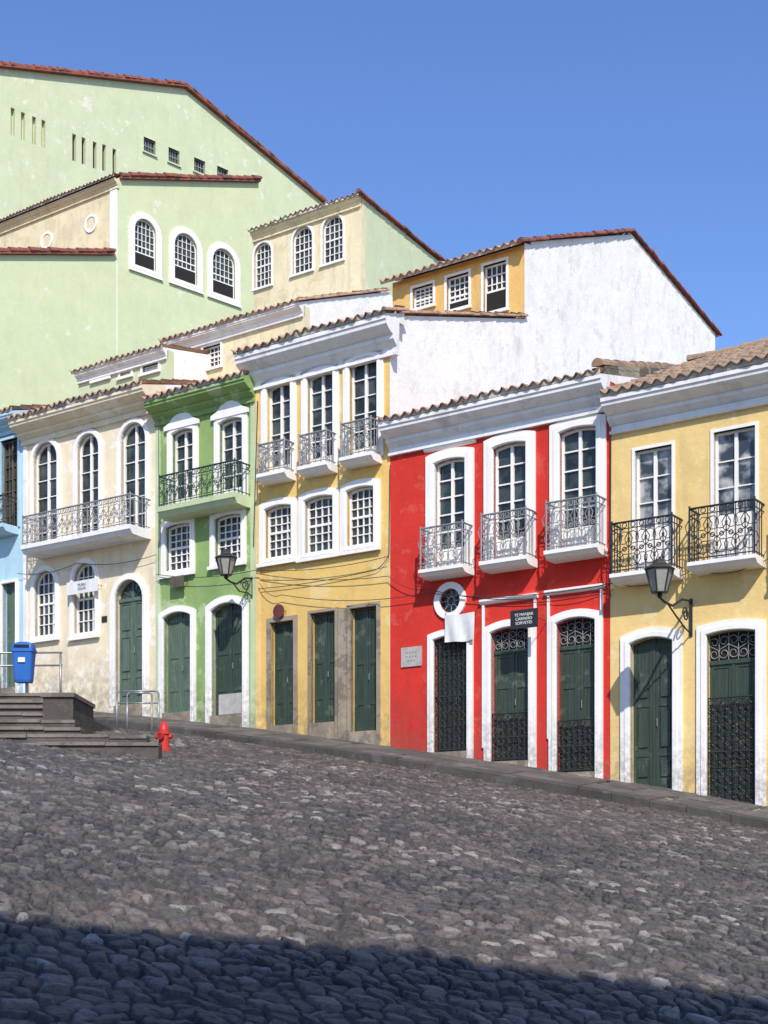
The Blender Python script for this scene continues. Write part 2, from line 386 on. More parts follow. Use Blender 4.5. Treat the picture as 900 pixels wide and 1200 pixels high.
def door(B,fr,x0,x1,yt,yb,fw=.14,rise=.2,fm=None,dm=None,style='plank',proud=.05,transom=0.0,grille=0.0,fan=0.0):
    cx=(x0+x1)/2; a0=fr.A(x0); a1=fr.A(x1); zt=fr.Z(cx,yt); zb=fr.Z(cx,yb); fm=fm or white; dm=dm or doorg
    w=a1-a0; ri=rise*w/2
    lowz=min(base(a0),base(a1))-.3
    o=arch(a0,a1,lowz,zt,ri); inn=arch(a0+fw,a1-fw,lowz,zt-fw,ri*(w-2*fw)/w if ri>0 else 0)
    shape(B.p('door_surround'),fr,[o[1:]+[o[0]]+list(reversed(inn[1:]+[inn[0]]))],-proud,.1,fm)
    f2=fw*.5
    o2=arch(a0+f2,a1-f2,lowz,zt-f2,ri*(w-2*f2)/w if ri>0 else 0)
    i2=arch(a0+fw-.015,a1-fw+.015,lowz,zt-fw+.015,ri*(w-2*fw)/w if ri>0 else 0)
    shape(B.p('door_surround'),fr,[o2[1:]+[o2[0]]+list(reversed(i2[1:]+[i2[0]]))],-proud-.02,-proud+.004,fm)
    P=B.p('door'); dd=.16
    leaf=arch(a0+fw-.01,a1-fw+.01,zb,zt-fw+.01,ri*(w-2*fw)/w if ri>0 else 0)
    shape(P,fr,[leaf],dd,dd+.05,dm)
    A0,A1=a0+fw,a1-fw; z1=leaf[2][1]; ztr=zt-fw
    Hd=ztr-zb
    zd=zb+Hd*(1-transom)
    box(B.p('threshold'),fr,A0-.002,A1+.002,-.08,.3,lowz,zb,stone)
    mid=(A0+A1)/2
    box(P,fr,mid-.03,mid+.03,dd-.035,dd,zb,min(zd,ztop_at(leaf,mid)-.02),dm)
    for q in (0,1):
        c0=A0 if q==0 else mid+.03; c1=mid-.03 if q==0 else A1
        box(P,fr,c0+.001,c0+.07,dd-.02,dd,zb,min(z1,zd)-.01,dm); box(P,fr,c1-.07,c1-.001,dd-.02,dd,zb,min(z1,zd)-.01,dm)
        for zz in (zb,zb+Hd*.22,zb+Hd*.55,min(z1,zd)-.12):
            box(P,fr,c0+.07,c1-.07,dd-.017,dd,zz+.002,zz+.1,dm)
        if style=='plank':
            k=4
            for j in range(1,k):
                aa=c0+.07+(c1-c0-.14)*j/k; box(P,fr,aa-.006,aa+.006,dd-.007,dd,zb+.1,min(z1,zd)-.12,dm)
        else:
            for za,zc in ((.04+.1/Hd,.2),(.27,.53),(.6,.8)):
                if zb+Hd*zc<min(z1,zd)-.15: box(P,fr,c0+.11,c1-.11,dd-.03,dd,zb+Hd*za+.04,zb+Hd*zc-.02,dm)
    I=B.p('door_ironwork')
    bar(I,fr.w(mid+.07,dd-.05,zb+Hd*.42),fr.w(mid+.07,dd-.05,zb+Hd*.47),.012,steel,6)
    if transom>0:
        box(P,fr,A0,A1,dd-.05,dd,zd-.05,zd+.03,dm)
        shape(P,fr,[arch(A0+.03,A1-.03,zd+.03,zt-fw-.02,ri*.6)],dd-.006,dd,dark)
        n=5
        for j in range(n):
            cx_=A0+(A1-A0)*(j+.5)/n
            zz=min(ztop_at(leaf,cx_)-.04,ztr); scroll(I,fr,cx_,(zd+.03+zz)/2,(zz-zd-.05),dd-.03,irong,.009,1 if j%2 else -1)
            bar(I,fr.w(A0+(A1-A0)*j/n,dd-.03,zd),fr.w(A0+(A1-A0)*j/n,dd-.03,ztop_at(leaf,A0+(A1-A0)*j/n+.01)),.008,irong,4)
    if grille>0:
        zg=zb+Hd*grille; gt=.03
        for z in (zb+.05,zb+(zg-zb)*.5,zg): bar(I,fr.w(A0,gt,z),fr.w(A1,gt,z),.016,iron,5)
        n=7; rows=max(2,int((zg-zb)/.32)); cc=(A1-A0)/n
        for j in range(n+1): bar(I,fr.w(A0+cc*j,gt,zb+.02),fr.w(A0+cc*j,gt,zg+(.04 if j%2 else 0)),.010,iron,5)
        for j in range(n):
            for r in range(rows):
                scroll(I,fr,A0+cc*(j+.5),zb+.05+(zg-zb-.05)*(r+.5)/rows,(zg-zb)/rows*.9,gt,iron,.009,1 if (j+r)%2 else -1)
    if fan>0:
        zf=z1
        box(P,fr,A0,A1,dd-.05,dd,zf-.05,zf+.04,dm)
        cxm=(A0+A1)/2; R=(A1-A0)/2-.04
        shape(P,fr,[[ (cxm+R*math.cos(math.pi*i/12),zf+.04+R*.9*math.sin(math.pi*i/12)) for i in range(13)]],dd-.006,dd,glass)
        for k in range(1,6):
            an=math.pi*k/6; bar(P,fr.w(cxm,dd-.02,zf+.04),fr.w(cxm+R*math.cos(an),dd-.02,zf+.04+R*.9*math.sin(an)),.014,dm,4)
    return inn
def cornice(B,fr,a0,a1,zt,h,out,mat):
    P=B.p('cornice')
    pts=[(.05,zt),(-out,zt),(-out,zt-.12*h),(-out+.03,zt-.15*h),(-out*.92,zt-.25*h),(-out*.72,zt-.36*h),(-out*.5,zt-.44*h),(-out*.4,zt-.46*h),(-out*.4,zt-.58*h),(-out*.3,zt-.62*h),(-out*.16,zt-.72*h),(-.05,zt-.75*h),(-.05,zt-.9*h),(-.085,zt-.91*h),(-.085,zt-h),(.05,zt-h)]
    profile(P,fr,a0,a1,pts,mat)
def house(name,x0,x1,eave,out,corn_h,wallmat,cornmat,pitch,ridge,holes_fn,rmat=tile,wrap=(0,0),depth=9.0,bodymat=None,rooflap=.07):
    fr=M; a0=fr.A(x0); a1=fr.A(x1)
    a0+=.003;a1-=.003
    B=Obj(name,fr.w((a0+a1)/2,0,float(base((a0+a1)/2))))
    zt=fr.Z(eave[0],eave[1]+4,-out)
    B.a0,B.a1,B.zt=a0,a1,zt
    lz=min(base(a0),base(a1))-1.0
    holes=holes_fn(B,fr)
    shape(B.p('facade_wall'),fr,[[(a0,lz),(a1,lz),(a1,zt-.02),(a0,zt-.02)]]+holes,0,.34,wallmat)
    bm=bodymat or whiteold
    if ridge:
        o=out+rooflap; za=zt+.068; rz=lambda t: za+(t+o)*pitch-.075
        profile(B.p('body_walls'),fr,a0,a1,[(.345,lz),(depth,lz),(depth,zt-.05),(ridge,rz(ridge)),(.345,rz(.345))],bm)
        profile(B.p('body_walls'),fr,a0,a1,[(-out+.03,zt+.001),(.343,zt+.001),(.343,rz(.343)),(-out+.03,max(zt+.004,rz(-out+.03)))],cornmat)
        cornice(B,fr,a0-wrap[0],a1+wrap[1],zt,corn_h,out,cornmat)
        R=B.p('roof')
        ra0=a0-wrap[0]*1.1; ra1=a1+wrap[1]*1.1
        roof(R,fr.w(ra0,-o,za),fr.w(ra1,-o,za),fr.w(ra1,ridge,za+(ridge+o)*pitch),fr.w(ra0,ridge,za+(ridge+o)*pitch),rmat,cap=mortar)
        roof(R,fr.w(ra1,depth+.3,zt+.05),fr.w(ra0,depth+.3,zt+.05),fr.w(ra0,ridge,za+(ridge+o)*pitch),fr.w(ra1,ridge,za+(ridge+o)*pitch),rmat,cap=mortar)
        verge(R,fr.w(ra0,ridge,za+(ridge+o)*pitch+.03),fr.w(ra1,ridge,za+(ridge+o)*pitch+.03),rmat,.12)
    return B

# ---- blue house
def h_blue(B,fr):
    H=[]
    zs=balcony(B,fr,-75,22,627,619,586,out=.55,mat=iron,slabmat=blue)
    for x in (-100,-50,0): H.append(window(B,fr,x,x+24,512,600,fw=.07,cols=4,rows=7,zb=zs,closed=False,sm=wood,fm=blue,split=True))
    for x in (-98,-48,1): H.append(door(B,fr,x,x+21,680,806,fw=.09,rise=0,dm=doorb,fm=white))
    return H
B1=house('blue_townhouse',-130,28,(20,476),.4,.45,blue,blue,.3,4.2,h_blue); B1.done()
# ---- cream house
def h_cream(B,fr):
    H=[]
    zs=balcony(B,fr,24,177,634,624,589,out=.75,mat=irong,cell=.19,slabmat=corn)
    for x0,x1,yt in ((36,72,513),(87,121,503),(138,176,490)):
        H.append(window(B,fr,x0,x1,yt,0,fw=.13,rise=.98,cols=2,rows=6,zb=zs,closed=False))
    for x0,x1,yt,yb in ((37,70,663,751),(83,117,654,748)):
        H.append(window(B,fr,x0,x1,yt,yb,fw=.14,rise=.95,cols=4,rows=6,split=False))
    H.append(door(B,fr,130,174,672,826,fw=.17,rise=.95,dm=doorb,fan=1,style='panel'))
    P=B.p('pilaster'); box(P,fr,B.a0+.002,B.a0+.14,-.035,-.001,4,B.zt-.5,corn)
    return H
B2=house('cream_townhouse',28,183,(105,464),.5,.55,cream,cream,.28,4.5,h_cream,wrap=(.05,0)); B2.done()
# ---- green house
def h_green(B,fr):
    H=[]
    zs=balcony(B,fr,184,294,595,583,546,out=.6,mat=irongreen,cell=.17,slabmat=green_lt)
    for x0,x1,yt in ((197,233,496),(252,291,483)):
        H.append(window(B,fr,x0,x1,yt,0,fw=.16,rise=.2,cols=2,rows=5,panel=.15,zb=zs,closed=False))
        a0,a1=fr.A(x0),fr.A(x1); z=fr.Z((x0+x1)/2,yt); c=(a0+a1)/2; w=(a1-a0)/2
        L=[(a0-.07,z-.12),(a1+.07,z-.12),(a1+.07,z-.02),(c+w*.75,z+.06),(c+w*.5,z+.18),(c+w*.25,z+.22),(c,z+.34),(c-w*.25,z+.22),(c-w*.5,z+.18),(c-w*.75,z+.06),(a0-.07,z-.02)]
        shape(B.p('window_pediment'),fr,[L],-.09,-.052,white)
    for x0,x1,yt,yb in ((190,229,607,675),(247,289,596,664)):
        H.append(window(B,fr,x0,x1,yt,yb,fw=.15,rise=.12,cols=4,rows=6,split=False))
    H.append(door(B,fr,187,230,710,835,fw=.16,rise=.25,dm=doorb))
    H.append(door(B,fr,242,292,698,838,fw=.18,rise=.3,dm=doorg))
    a0,a1=fr.A(253),fr.A(286)
    box(B.p('door_board'),fr,a0,a1,.1,.13,fr.Z(270,836),fr.Z(270,812),signg)
    for e0,e1 in ((B.a0,B.a0+.15),(B.a1-.15,B.a1)): box(B.p('pilaster'),fr,e0+.002,e1-.002,-.03,-.001,4,B.zt-.5,green_lt)
    return H
B3=house('green_townhouse',183,300,(238,449),.45,.5,green,green,.28,4.5,h_green)
B3.done()
# ---- yellow three-storey house with attic
def h_yel(B,fr):
    H=[]
    for x0,x1,yb,ys,yr in ((300,347,559,551,516),(348,396,550,542,505),(397,448,539,531,491)):
        zs=balcony(B,fr,x0,x1,yb,ys,yr,out=.45,mat=irong,cell=.17)
    for x0,x1,yt in ((307,348,440),(354,398,427),(403,450,411)):
        H.append(window(B,fr,x0,x1,yt,0,fw=.17,rise=.18,cols=2,rows=5,panel=.12,zb=zs,closed=False,hood=.09))
    for x0,x1,yt,yb in ((305,349,584,661),(351,398,573,655),(400,446,562,647)):
        H.append(window(B,fr,x0,x1,yt,yb,fw=.17,rise=.15,cols=4,rows=6,split=False))
    H.append(door(B,fr,313,349,723,850,fw=.12,rise=0,dm=doorg,fm=stone,proud=.03))
    H.append(door(B,fr,361,396,714,847,fw=.08,rise=0,dm=doorg,fm=stone,proud=.02))
    H.append(door(B,fr,407,446,707,857,fw=.1,rise=0,dm=doorg,fm=stone,proud=.03))
    a0,a1=fr.A(397),fr.A(406.5); box(B.p('stone_pier'),fr,a0,a1,-.04,-.001,3,fr.Z(402,714),stone)
    box(B.p('pilaster'),fr,B.a0+.002,B.a0+.13,-.03,-.001,4,B.zt-.7,ochre)
    return H
B4=house('yellow_townhouse',300,457,(378,384),.5,.75,yellow,corn,.3,None,h_yel)
fr=M; aR=B4.a1; zt=B4.zt
SR=Fr(*fr.w(aR,0,0)[:2],math.pi/2-TH)
cornice(B4,fr,B4.a0-.25,aR+.22,zt,.75,.5,corn)
lz=1.0
def side(px,py): return SR.hit(px,py)
t1,z1=side(615,372); tf_,zf_=side(615,284); tr,zr=side(740,273); tb,zb_=side(838,390)
W=B4.p('gable_wall')
o=.57; za=zt+.068; slp=(z1+.03-za)/(o+t1); rz=lambda t: za+(t+o)*slp-.07
profile(W,fr,B4.a0,aR,[(.345,lz),(t1-.001,lz),(t1-.001,rz(t1)),(.345,rz(.345))],whiteold)
profile(W,fr,B4.a0-.2,aR+.2,[(-.46,zt+.001),(.28,zt+.001),(.28,rz(.28)),(-.46,max(zt+.004,rz(-.46)))],corn)
profile(W,fr,aR-.002,aR+.005,[(-.0,lz),(.35,lz),(.35,zt-.6),(-.0,zt-.6)],whiteold)
aL=fr.A(460,t1)
profile(W,fr,aL,aR+.001,[(t1+.34,lz),(tb,lz),(tb,zb_-.04),(tr,zr-.04),(t1+.34,zf_-.0+ (zr-zf_)*.34/(tr-t1))],whiteold)
profile(W,fr,aR-.002,aR+.006,[(t1-.02,lz),(t1+.36,lz),(t1+.36,zf_+.06),(t1-.02,zf_-.02)],whiteold)
H=[]
for x0,x1,yt,yb,ol in ((481,510,332,362,0),(521,552,319,364,.2),(564,596,305,367,.42)):
    H.append(window(B4,fr,x0,x1,yt,yb,fw=.07,cols=4,rows=5,split=False,t=t1,proud=.02,fm=white,open_lo=ol))
shape(B4.p('attic_wall'),fr,[[(aL,lz),(aR-.001,lz),(aR-.001,zf_-.05),(aL,zf_-.05)]]+H,t1,t1+.339,ochre2)
R=B4.p('roof')
zq=za+(.3+o)*slp
roof(R,fr.w(B4.a0-.28,-o,za),fr.w(aR+.24,-o,za),fr.w(aR+.24,.3,zq),fr.w(B4.a0-.28,.3,zq),tile,cap=mortar)
roof(R,fr.w(B4.a0-.1,.3,zq),fr.w(aR+.04,.3,zq),fr.w(aR+.04,t1,z1+.03),fr.w(B4.a0-.1,t1,z1+.03),tile,cap=mortar)
verge(R,fr.w(aR+.22,-o,za-.01),fr.w(aR+.22,.3,zq-.01),tile,.06)
verge(R,fr.w(aR+.03,.3,zq-.01),fr.w(aR+.03,t1,z1+.02),tile,.06)
s2=(zr-zf_)/(tr-t1)
roof(R,fr.w(aL-.2,t1-.35,zf_-.35*s2+.05),fr.w(aR+.06,t1-.35,zf_-.35*s2+.05),fr.w(aR+.06,tr,zr+.05),fr.w(aL-.2,tr,zr+.05),tile,cap=mortar)
roof(R,fr.w(aR+.06,tb+.3,zb_),fr.w(aL-.2,tb+.3,zb_),fr.w(aL-.2,tr,zr+.05),fr.w(aR+.06,tr,zr+.05),tile,cap=mortar)
verge(R,fr.w(aR+.05,t1-.35,zf_-.35*s2+.03),fr.w(aR+.05,tr,zr+.05),tilered,.085)
verge(R,fr.w(aR+.05,tr,zr+.05),fr.w(aR+.05,tb+.3,zb_+.0),tilered,.085)
B4.done()
# ---- red house
def h_red(B,fr):
    H=[]
    for x0,x1,yb,ys,yr in ((490,556,671,663,614),(561,630,662,653,598),(637,712,649,640,583)):
        zs=balcony(B,fr,x0,x1,yb,ys,yr,out=.5,mat=irong,cell=.17)
    for x0,x1,yt in ((500,556,526),(568,628,507),(645,711,488)):
        H.append(window(B,fr,x0,x1,yt,0,fw=.22,rise=.14,cols=2,rows=5,panel=.2,zb=zs,closed=False,hood=.06,mw=.014))
    H.append(door(B,fr,502,555,737,881,fw=.15,rise=0.15,dm=doorg,transom=.12,grille=.96))
    H.append(door(B,fr,568,628,726,892,fw=.16,rise=.2,dm=doorg,transom=.17,grille=.36))
    H.append(door(B,fr,644,707,714,905,fw=.17,rise=.2,dm=doorg,transom=.18,grille=.34))
    for x0,x1,y in ((564,631,702),(640,709,691)):
        a0,a1=fr.A(x0),fr.A(x1); z=fr.Z((x0+x1)/2,y)
        P=B.p('door_hood'); profile(P,fr,a0,a1,[(.01,z-.06),(-.06,z-.05),(-.1,z),(-.1,z+.04),(.01,z+.05)],white)
        box(P,fr,a0+.04,a0+.09,-.045,-.001,fr.Z(x0,y+175),z-.061,white); box(P,fr,a1-.09,a1-.04,-.045,-.001,fr.Z(x1,y+200),z-.061,white)
    ca,cz=fr.hit(528,704)
    shape(B.p('window_surround'),fr,[ring(ca,cz,.4,28),ring(ca,cz,.26,28)],-.05,.1,white)
    H.append(ring(ca,cz,.26,28)); shape(B.p('window_glass'),fr,[ring(ca,cz,.28,28)],.09,.1,glass)
    I=B.p('oculus_grille'); shape(I,fr,[ring(ca,cz,.1,14),ring(ca,cz,.08,14)],.02,.035,irong)
    for k in range(8):
        an=k*math.pi/4; bar(I,fr.w(ca+.1*math.cos(an),.03,cz+.1*math.sin(an)),fr.w(ca+.27*math.cos(an),.03,cz+.27*math.sin(an)),.01,irong,4)
    return H
B5=house('red_townhouse',457,715,(588,460),.45,.62,red,corn,.24,4.8,h_red)
a=B5.a1
profile(B5.p('firewall'),M,a-.3,a-.006,[(-.2,B5.zt+.09),(7,B5.zt+.0),(7,B5.zt+2.2),(5.5,B5.zt+1.85),(-.2,B5.zt+.24)],moss)
verge(B5.p('firewall'),M.w(a-.15,-.3,B5.zt+.24),M.w(a-.15,5.5,B5.zt+1.85),tilegold,.12)
B5.done()
# ---- ochre house right
def h_och(B,fr):
    H=[]
    for x0,x1,yb,ys,yr in ((714,801,676,667,607),(805,897,662,653,589),(915,1015,648,639,572)):
        zs=balcony(B,fr,x0,x1,yb,ys,yr,out=.55,mat=iron,cell=.19,slabmat=white)
    for x0,x1,yt in ((741,791,521),(833,889,499),(938,1000,476)):
        H.append(window(B,fr,x0,x1,yt,0,fw=.06,rise=0,cols=2,rows=3,panel=.38,zb=zs,closed=False,proud=.025,gm=glassc))
    H.append(door(B,fr,728,800,735,925,fw=.2,rise=.22,dm=doorg,style='panel'))
    H.append(door(B,fr,817,898,726,944,fw=.2,rise=.12,dm=doorg,transom=.17,grille=.62))
    H.append(door(B,fr,925,1010,716,965,fw=.2,rise=.2,dm=doorg))
    return H
B6=house('ochre_townhouse',715,1040,(810,440),.5,.6,ochre,corn,.44,4.0,h_och,rmat=tilegold,wrap=(-.02,0)); B6.done()

# ------------------------------------------------------------------ background houses
def bh(name,t,x0,x1,eave,mat,holes):
    fr=M; a0=fr.A(x0,t); a1=fr.A(x1,t); ze=fr.Z(eave[0],eave[1],t-.3)
    B=Obj(name,fr.w(a0,t,5)); lz=3
    H=[window(B,fr,*q[:4],fw=.08,cols=q[4],rows=q[5],split=False,t=t,proud=.03,rise=q[6],open_lo=q[7] if len(q)>7 else 0) for q in holes]
    shape(B.p('facade_wall'),fr,[[(a0,lz),(a1,lz),(a1,ze),(a0,ze)]]+H,t,t+.3,mat)
    return B,a0,a1,ze
tA=7.0
B,a0,a1,ze=bh('aged_rear_house',tA,197,356,(280,374),creamold,[(236,261,402,433,4,4,0)])
S=Fr(*M.w(a1,0,0)[:2],math.pi/2-TH); tx,zx=S.hit(455,341)
sA=(zx-.02-ze)/(tx-tA+.33)
profile(B.p('body_walls'),M,a0,a1-.002,[(tA+.302,3),(tx+3,3),(tx+3,zx-1),(tx,zx-.03),(tA+.302,ze+.05+.632*sA-.07)],whiteold)
profile(B.p('body_walls'),M,a0,a1-.002,[(tA-.25,ze+.001),(tA+.3,ze+.001),(tA+.3,ze+.05+.63*sA-.07),(tA-.25,ze+.004)],corn)
cornice(B,Fr(*M.w(0,tA,0)[:2],-TH),a0,a1,ze,.35,.25,corn)
roof(B.p('roof'),M.w(a0-.1,tA-.33,ze+.05),M.w(a1+.03,tA-.33,ze+.05),M.w(a1+.03,tx,zx+.03),M.w(a0-.1,tx,zx+.03),tile,cap=mortar)
verge(B.p('roof'),M.w(a1+.02,tA-.33,ze+.03),M.w(a1+.02,tx,zx+.02),tile,.06)
B.done()
B,a0,a1,ze=bh('small_rear_house',5.2,92,196,(140,420),pale2,[(108,130,436,446,4,2,0),(139,156,430,443,3,2,0),(165,188,424,438,4,2,0)])
profile(B.p('body_walls'),M,a0,a1-.002,[(5.502,3),(11,3),(11,ze+1.2),(5.502,ze+.1)],whiteold)
profile(B.p('body_walls'),M,a0,a1-.002,[(4.97,ze+.001),(5.5,ze+.001),(5.5,ze+.1),(4.97,ze+.006)],corn)
cornice(B,Fr(*M.w(0,5.2,0)[:2],-TH),a0,a1,ze,.3,.2,corn)
roof(B.p('roof'),M.w(a0-.1,4.93,ze+.05),M.w(a1+.02,4.93,ze+.05),M.w(a1+.02,11,ze+1.3),M.w(a0-.1,11,ze+1.3),tile,cap=mortar)
B.done()
tC=15.0
B,a0,a1,ze=bh('cream_attic_house',tC,297,423,(360,247),creamold,[(296,320,282,338,4,6,.95),(341,368,263,321,4,6,.95),(376,404,250,309,4,6,.95)])
S=Fr(*M.w(a1,0,0)[:2],math.pi/2-TH); tc,zc=S.hit(514,306)
profile(B.p('body_walls'),M,a0,a1-.002,[(tC+.302,3),(tc,3),(tc,zc),(tC+.302,ze-.02)],pale2)
cornice(B,Fr(*M.w(0,tC,0)[:2],-TH),a0,a1,ze,.35,.22,creamold)
roof(B.p('roof'),M.w(a0-.1,tC-.3,ze+.05),M.w(a1+.08,tC-.3,ze+.05),M.w(a1+.08,tc+.2,zc+.05),M.w(a0-.1,tc+.2,zc+.05),tile,cap=mortar)
verge(B.p('roof'),M.w(a1+.06,tC-.3,ze+.06),M.w(a1+.06,tc+.3,zc+.06),tilered,.11)
B.done()
ang5=math.atan2(1,1.052)
def frame_at(px,Y): return Fr((px-450)/FPX*Y,Y,ang5)
F5=frame_at(138,62); hit=F5.hit
B=Obj('pale_green_mansion',(F5.o[0],F5.o[1],5))
H=[]
for x0,x1,yt,yb in ((151,189,250,322),(198,237,267,338),(243,281,285,354)):
    H.append(window(B,F5,x0,x1,yt,yb,fw=.3,rise=.98,cols=5,rows=7,split=False,proud=.05,open_lo=.28))
L=[hit(-90,293),hit(138,297),hit(138,208),hit(303,212),(hit(303,212)[0],3),(hit(-90,293)[0],3)]
L=[L[5],L[4],L[3],L[2],L[1],L[0]]
shape(B.p('flank_wall'),F5,[L]+H,0,.4,pale)
def strip(P,fr,p,q,mat,r=.16,out=.2,w=None):
    a,z=fr.hit(*p); c,d=fr.hit(*q); verge(P,fr.w(a,-out*.5,z),fr.w(c,-out*.5,d),mat,r,.5)
    vs=[fr.w(a,-out,z-.02),fr.w(c,-out,d-.02),fr.w(c,8,d-.02),fr.w(a,8,z-.02),fr.w(a,-out,z-.14),fr.w(c,-out,d-.14),fr.w(c,8,d-.14),fr.w(a,8,z-.14)]
    P.add(vs,[(0,1,2,3),(7,6,5,4),(0,4,5,1),(1,5,6,2),(2,6,7,3),(3,7,4,0)],mat)
R=B.p('roof')
strip(R,F5,(-90,294),(132,296),tilered)
strip(R,F5,(140,207),(303,211),tilered)
c0=F5.w(0,0,0); AF=Fr(c0[0],c0[1],-TH)
za=AF.Z(130,214); aa=-9.0
Pm=B.p('medallion')
for px,py in ((55,282),(107,262)):
    a,z=AF.hit(px,py); shape(Pm,AF,[ring(a,z,.42,24),ring(a,z,.3,24)],-.05,-.001,white); shape(Pm,AF,[ring(a,z,.3,24)],-.02,-.001,creamold)
box(B.p('attic_wall'),AF,aa,-.002,0,.4,10,za,creamold)
box(B.p('attic_wall'),AF,-.45,-.003,-.06,-.001,14,za-.3,white)
cornice(B,AF,aa,.05,za,.4,.25,creamold)
roof(R,AF.w(aa,-.4,za+.08),AF.w(.1,-.4,za+.08),AF.w(.1,2.5,za+.9),AF.w(aa,2.5,za+.9),tilered,cap=mortar)
B.done()
F6=frame_at(138,78); hit=F6.hit
B=Obj('tall_green_house',(F6.o[0],F6.o[1],5))
H=[]
for px,py in ((15,143),(27,148),(40,153),(51,157),(87,173),(98,177),(111,182),(122,185),(134,190)):
    a,z=hit(px,py); L4=arch(a-.12,a+.12,z-.75,z+.75,0); H.append(L4); shape(B.p('slots'),F6,[L4],.25,.27,dark if px>80 else pale2)
for x0,x1,yt,yb in ((167,183,162,181),(196,211,174,193),(226,241,186,204),(253,268,196,211)):
    H.append(window(B,F6,x0,x1,yt,yb,fw=.06,cols=4,rows=2,split=False,fm=pale2,sm=irong))
L=[hit(-90,66),hit(0,79),hit(216,102),hit(378,236)]
L=[(L[0][0],3),(L[3][0],3),L[3],L[2],L[1],L[0]]
shape(B.p('flank_wall'),F6,[L]+H,0,.5,pale2)
R=B.p('roof')
strip(R,F6,(-90,64),(0,77),tilered,.17,.3); strip(R,F6,(0,77),(216,101),tilered,.17,.3); strip(R,F6,(216,101),(380,237),tilered,.17,.3)
B.done()

# ------------------------------------------------------------------ pavement, kerb
SW=Obj('sidewalk',M.w(0,-1,4.2))
P=SW.p('paving')
s=-24.0
while s<18:
    L=random.uniform(.7,1.1); e=s+L
    for (tA_,tB_) in ((-1.6,-.95),(-.945,-.3),(-.295,.2)):
        off=random.uniform(0,.25); dz=random.uniform(-.01,.01)
        f=lambda ss,tt: float(base(ss))+.122*min(tt,0)+dz
        q=[(s+off+.005,tA_),(e+off-.005,tA_),(e+off-.005,tB_),(s+off+.005,tB_)]
        vs=[M.w(x,t,f(x,t)) for x,t in q]+[M.w(x,t,f(x,t)-.3) for x,t in q]
        P.add(vs,[(0,1,2,3),(0,4,5,1),(1,5,6,2),(2,6,7,3),(3,7,4,0)],slab)
    s=e
vs=[]
for i in range(43):
    s=-24+i; vs+= [M.w(s,-1.7,float(base(s))-.122*1.7-.03),M.w(s,.3,float(base(s))-.03)]
P.add(vs,[(2*i,2*i+2,2*i+3,2*i+1) for i in range(42)],moss)
SW.done()
KB=Obj('kerb',M.w(0,-1.8,4.0)); P=KB.p('kerb_stones')
s=-24.0
while s<18:
    L=random.uniform(.6,1.3); e=s+L-.012; dz=random.uniform(-.018,.018); dt=random.uniform(-.03,.03)
    tp=lambda x:float(base(x))-.215+dz
    pr=[(-1.6,-.4),(-1.86+dt,-.4),(-1.83+dt,-.03),(-1.80+dt,0),(-1.6,.01)]
    vs=[]
    for x in (s,e):
        for t,z in pr: vs.append(M.w(x,t,tp(x)+z))
    fs=[(i,(i+1)%5,5+(i+1)%5,5+i) for i in range(5)]+[(0,1,2,3,4),(9,8,7,6,5)]
    P.add(vs,fs,kerbm); s=e+.012
KB.done()

# ------------------------------------------------------------------ ground sheet
def grid_obj(name,X,Y,Z,mat,attrs=None,mask=None,smooth=True):
    nr,nc=X.shape
    me=bpy.data.meshes.new(name); co=np.stack([X,Y,Z],-1).reshape(-1,3).astype(np.float32)
    idx=np.arange(nr*nc).reshape(nr,nc)
    q=np.stack([idx[:-1,:-1],idx[:-1,1:],idx[1:,1:],idx[1:,:-1]],-1)
    if mask is not None: q=q[mask[:-1,:-1]]
    q=q.reshape(-1,4).astype(np.int32); nf=len(q)
    me.vertices.add(len(co)); me.vertices.foreach_set('co',co.ravel())
    me.loops.add(nf*4); me.loops.foreach_set('vertex_index',q.ravel())
    me.polygons.add(nf); me.polygons.foreach_set('loop_start',np.arange(nf,dtype=np.int32)*4)
    try: me.polygons.foreach_set('loop_total',np.full(nf,4,dtype=np.int32))
    except Exception: pass
    me.polygons.foreach_set('use_smooth',np.full(nf,smooth))
    if attrs:
        for k,v in attrs.items():
            a=me.attributes.new(k,'FLOAT','POINT'); a.data.foreach_set('value',v.ravel().astype(np.float32))
    me.materials.append(mat); me.update(calc_edges=True); me.validate()
    o=bpy.data.objects.new(name,me); sc.collection.objects.link(o); return o
m,nt,b=mat_new('cobble_far'); T=NT(nt); p=T.pos()
v=T.n('TexVoronoi'); v.inputs['Scale'].default_value=6; T.l(p,v.inputs['Vector']); sp=T.n('SeparateColor'); T.l(v.outputs['Color'],sp.inputs[0])
v2=T.n('TexVoronoi',feature='DISTANCE_TO_EDGE'); v2.inputs['Scale'].default_value=6; T.l(p,v2.inputs['Vector'])
c=T.mix(sp.outputs[0],(.08,.07,.066),(.18,.16,.15)); c=T.mix(T.rng(v2.outputs[0],0,.12),(.04,.035,.03),c)
T.l(c,b.inputs['Base Color']); b.inputs['Roughness'].default_value=.7; T.bump(T.rng(v2.outputs[0],0,.2),.8,.03,b); cobfar=m
gx=np.concatenate([np.linspace(-400,-45,12),np.linspace(-40,40,81),np.linspace(45,400,12)])
X,Y=np.meshgrid(gx,gx+10)
s_=(X-M.o[0])*M.u[0]+(Y-M.o[1])*M.u[1]; t_=(X-M.o[0])*M.v[0]+(Y-M.o[1])*M.v[1]
grid_obj('ground',X,Y,G(s_,t_)-.12,cobfar)
m,nt,b=mat_new('cobblestone'); T=NT(nt); p=T.pos()
at=T.n('Attribute'); at.attribute_name='tint'; ag=T.n('Attribute'); ag.attribute_name='gap'
cr=T.n('ValToRGB'); T.l(at.outputs['Fac'],cr.inputs[0]); e=cr.color_ramp.elements
e[0].position=0; e[0].color=(.022,.021,.021,1); e[1].position=1; e[1].color=(.42,.38,.33,1)
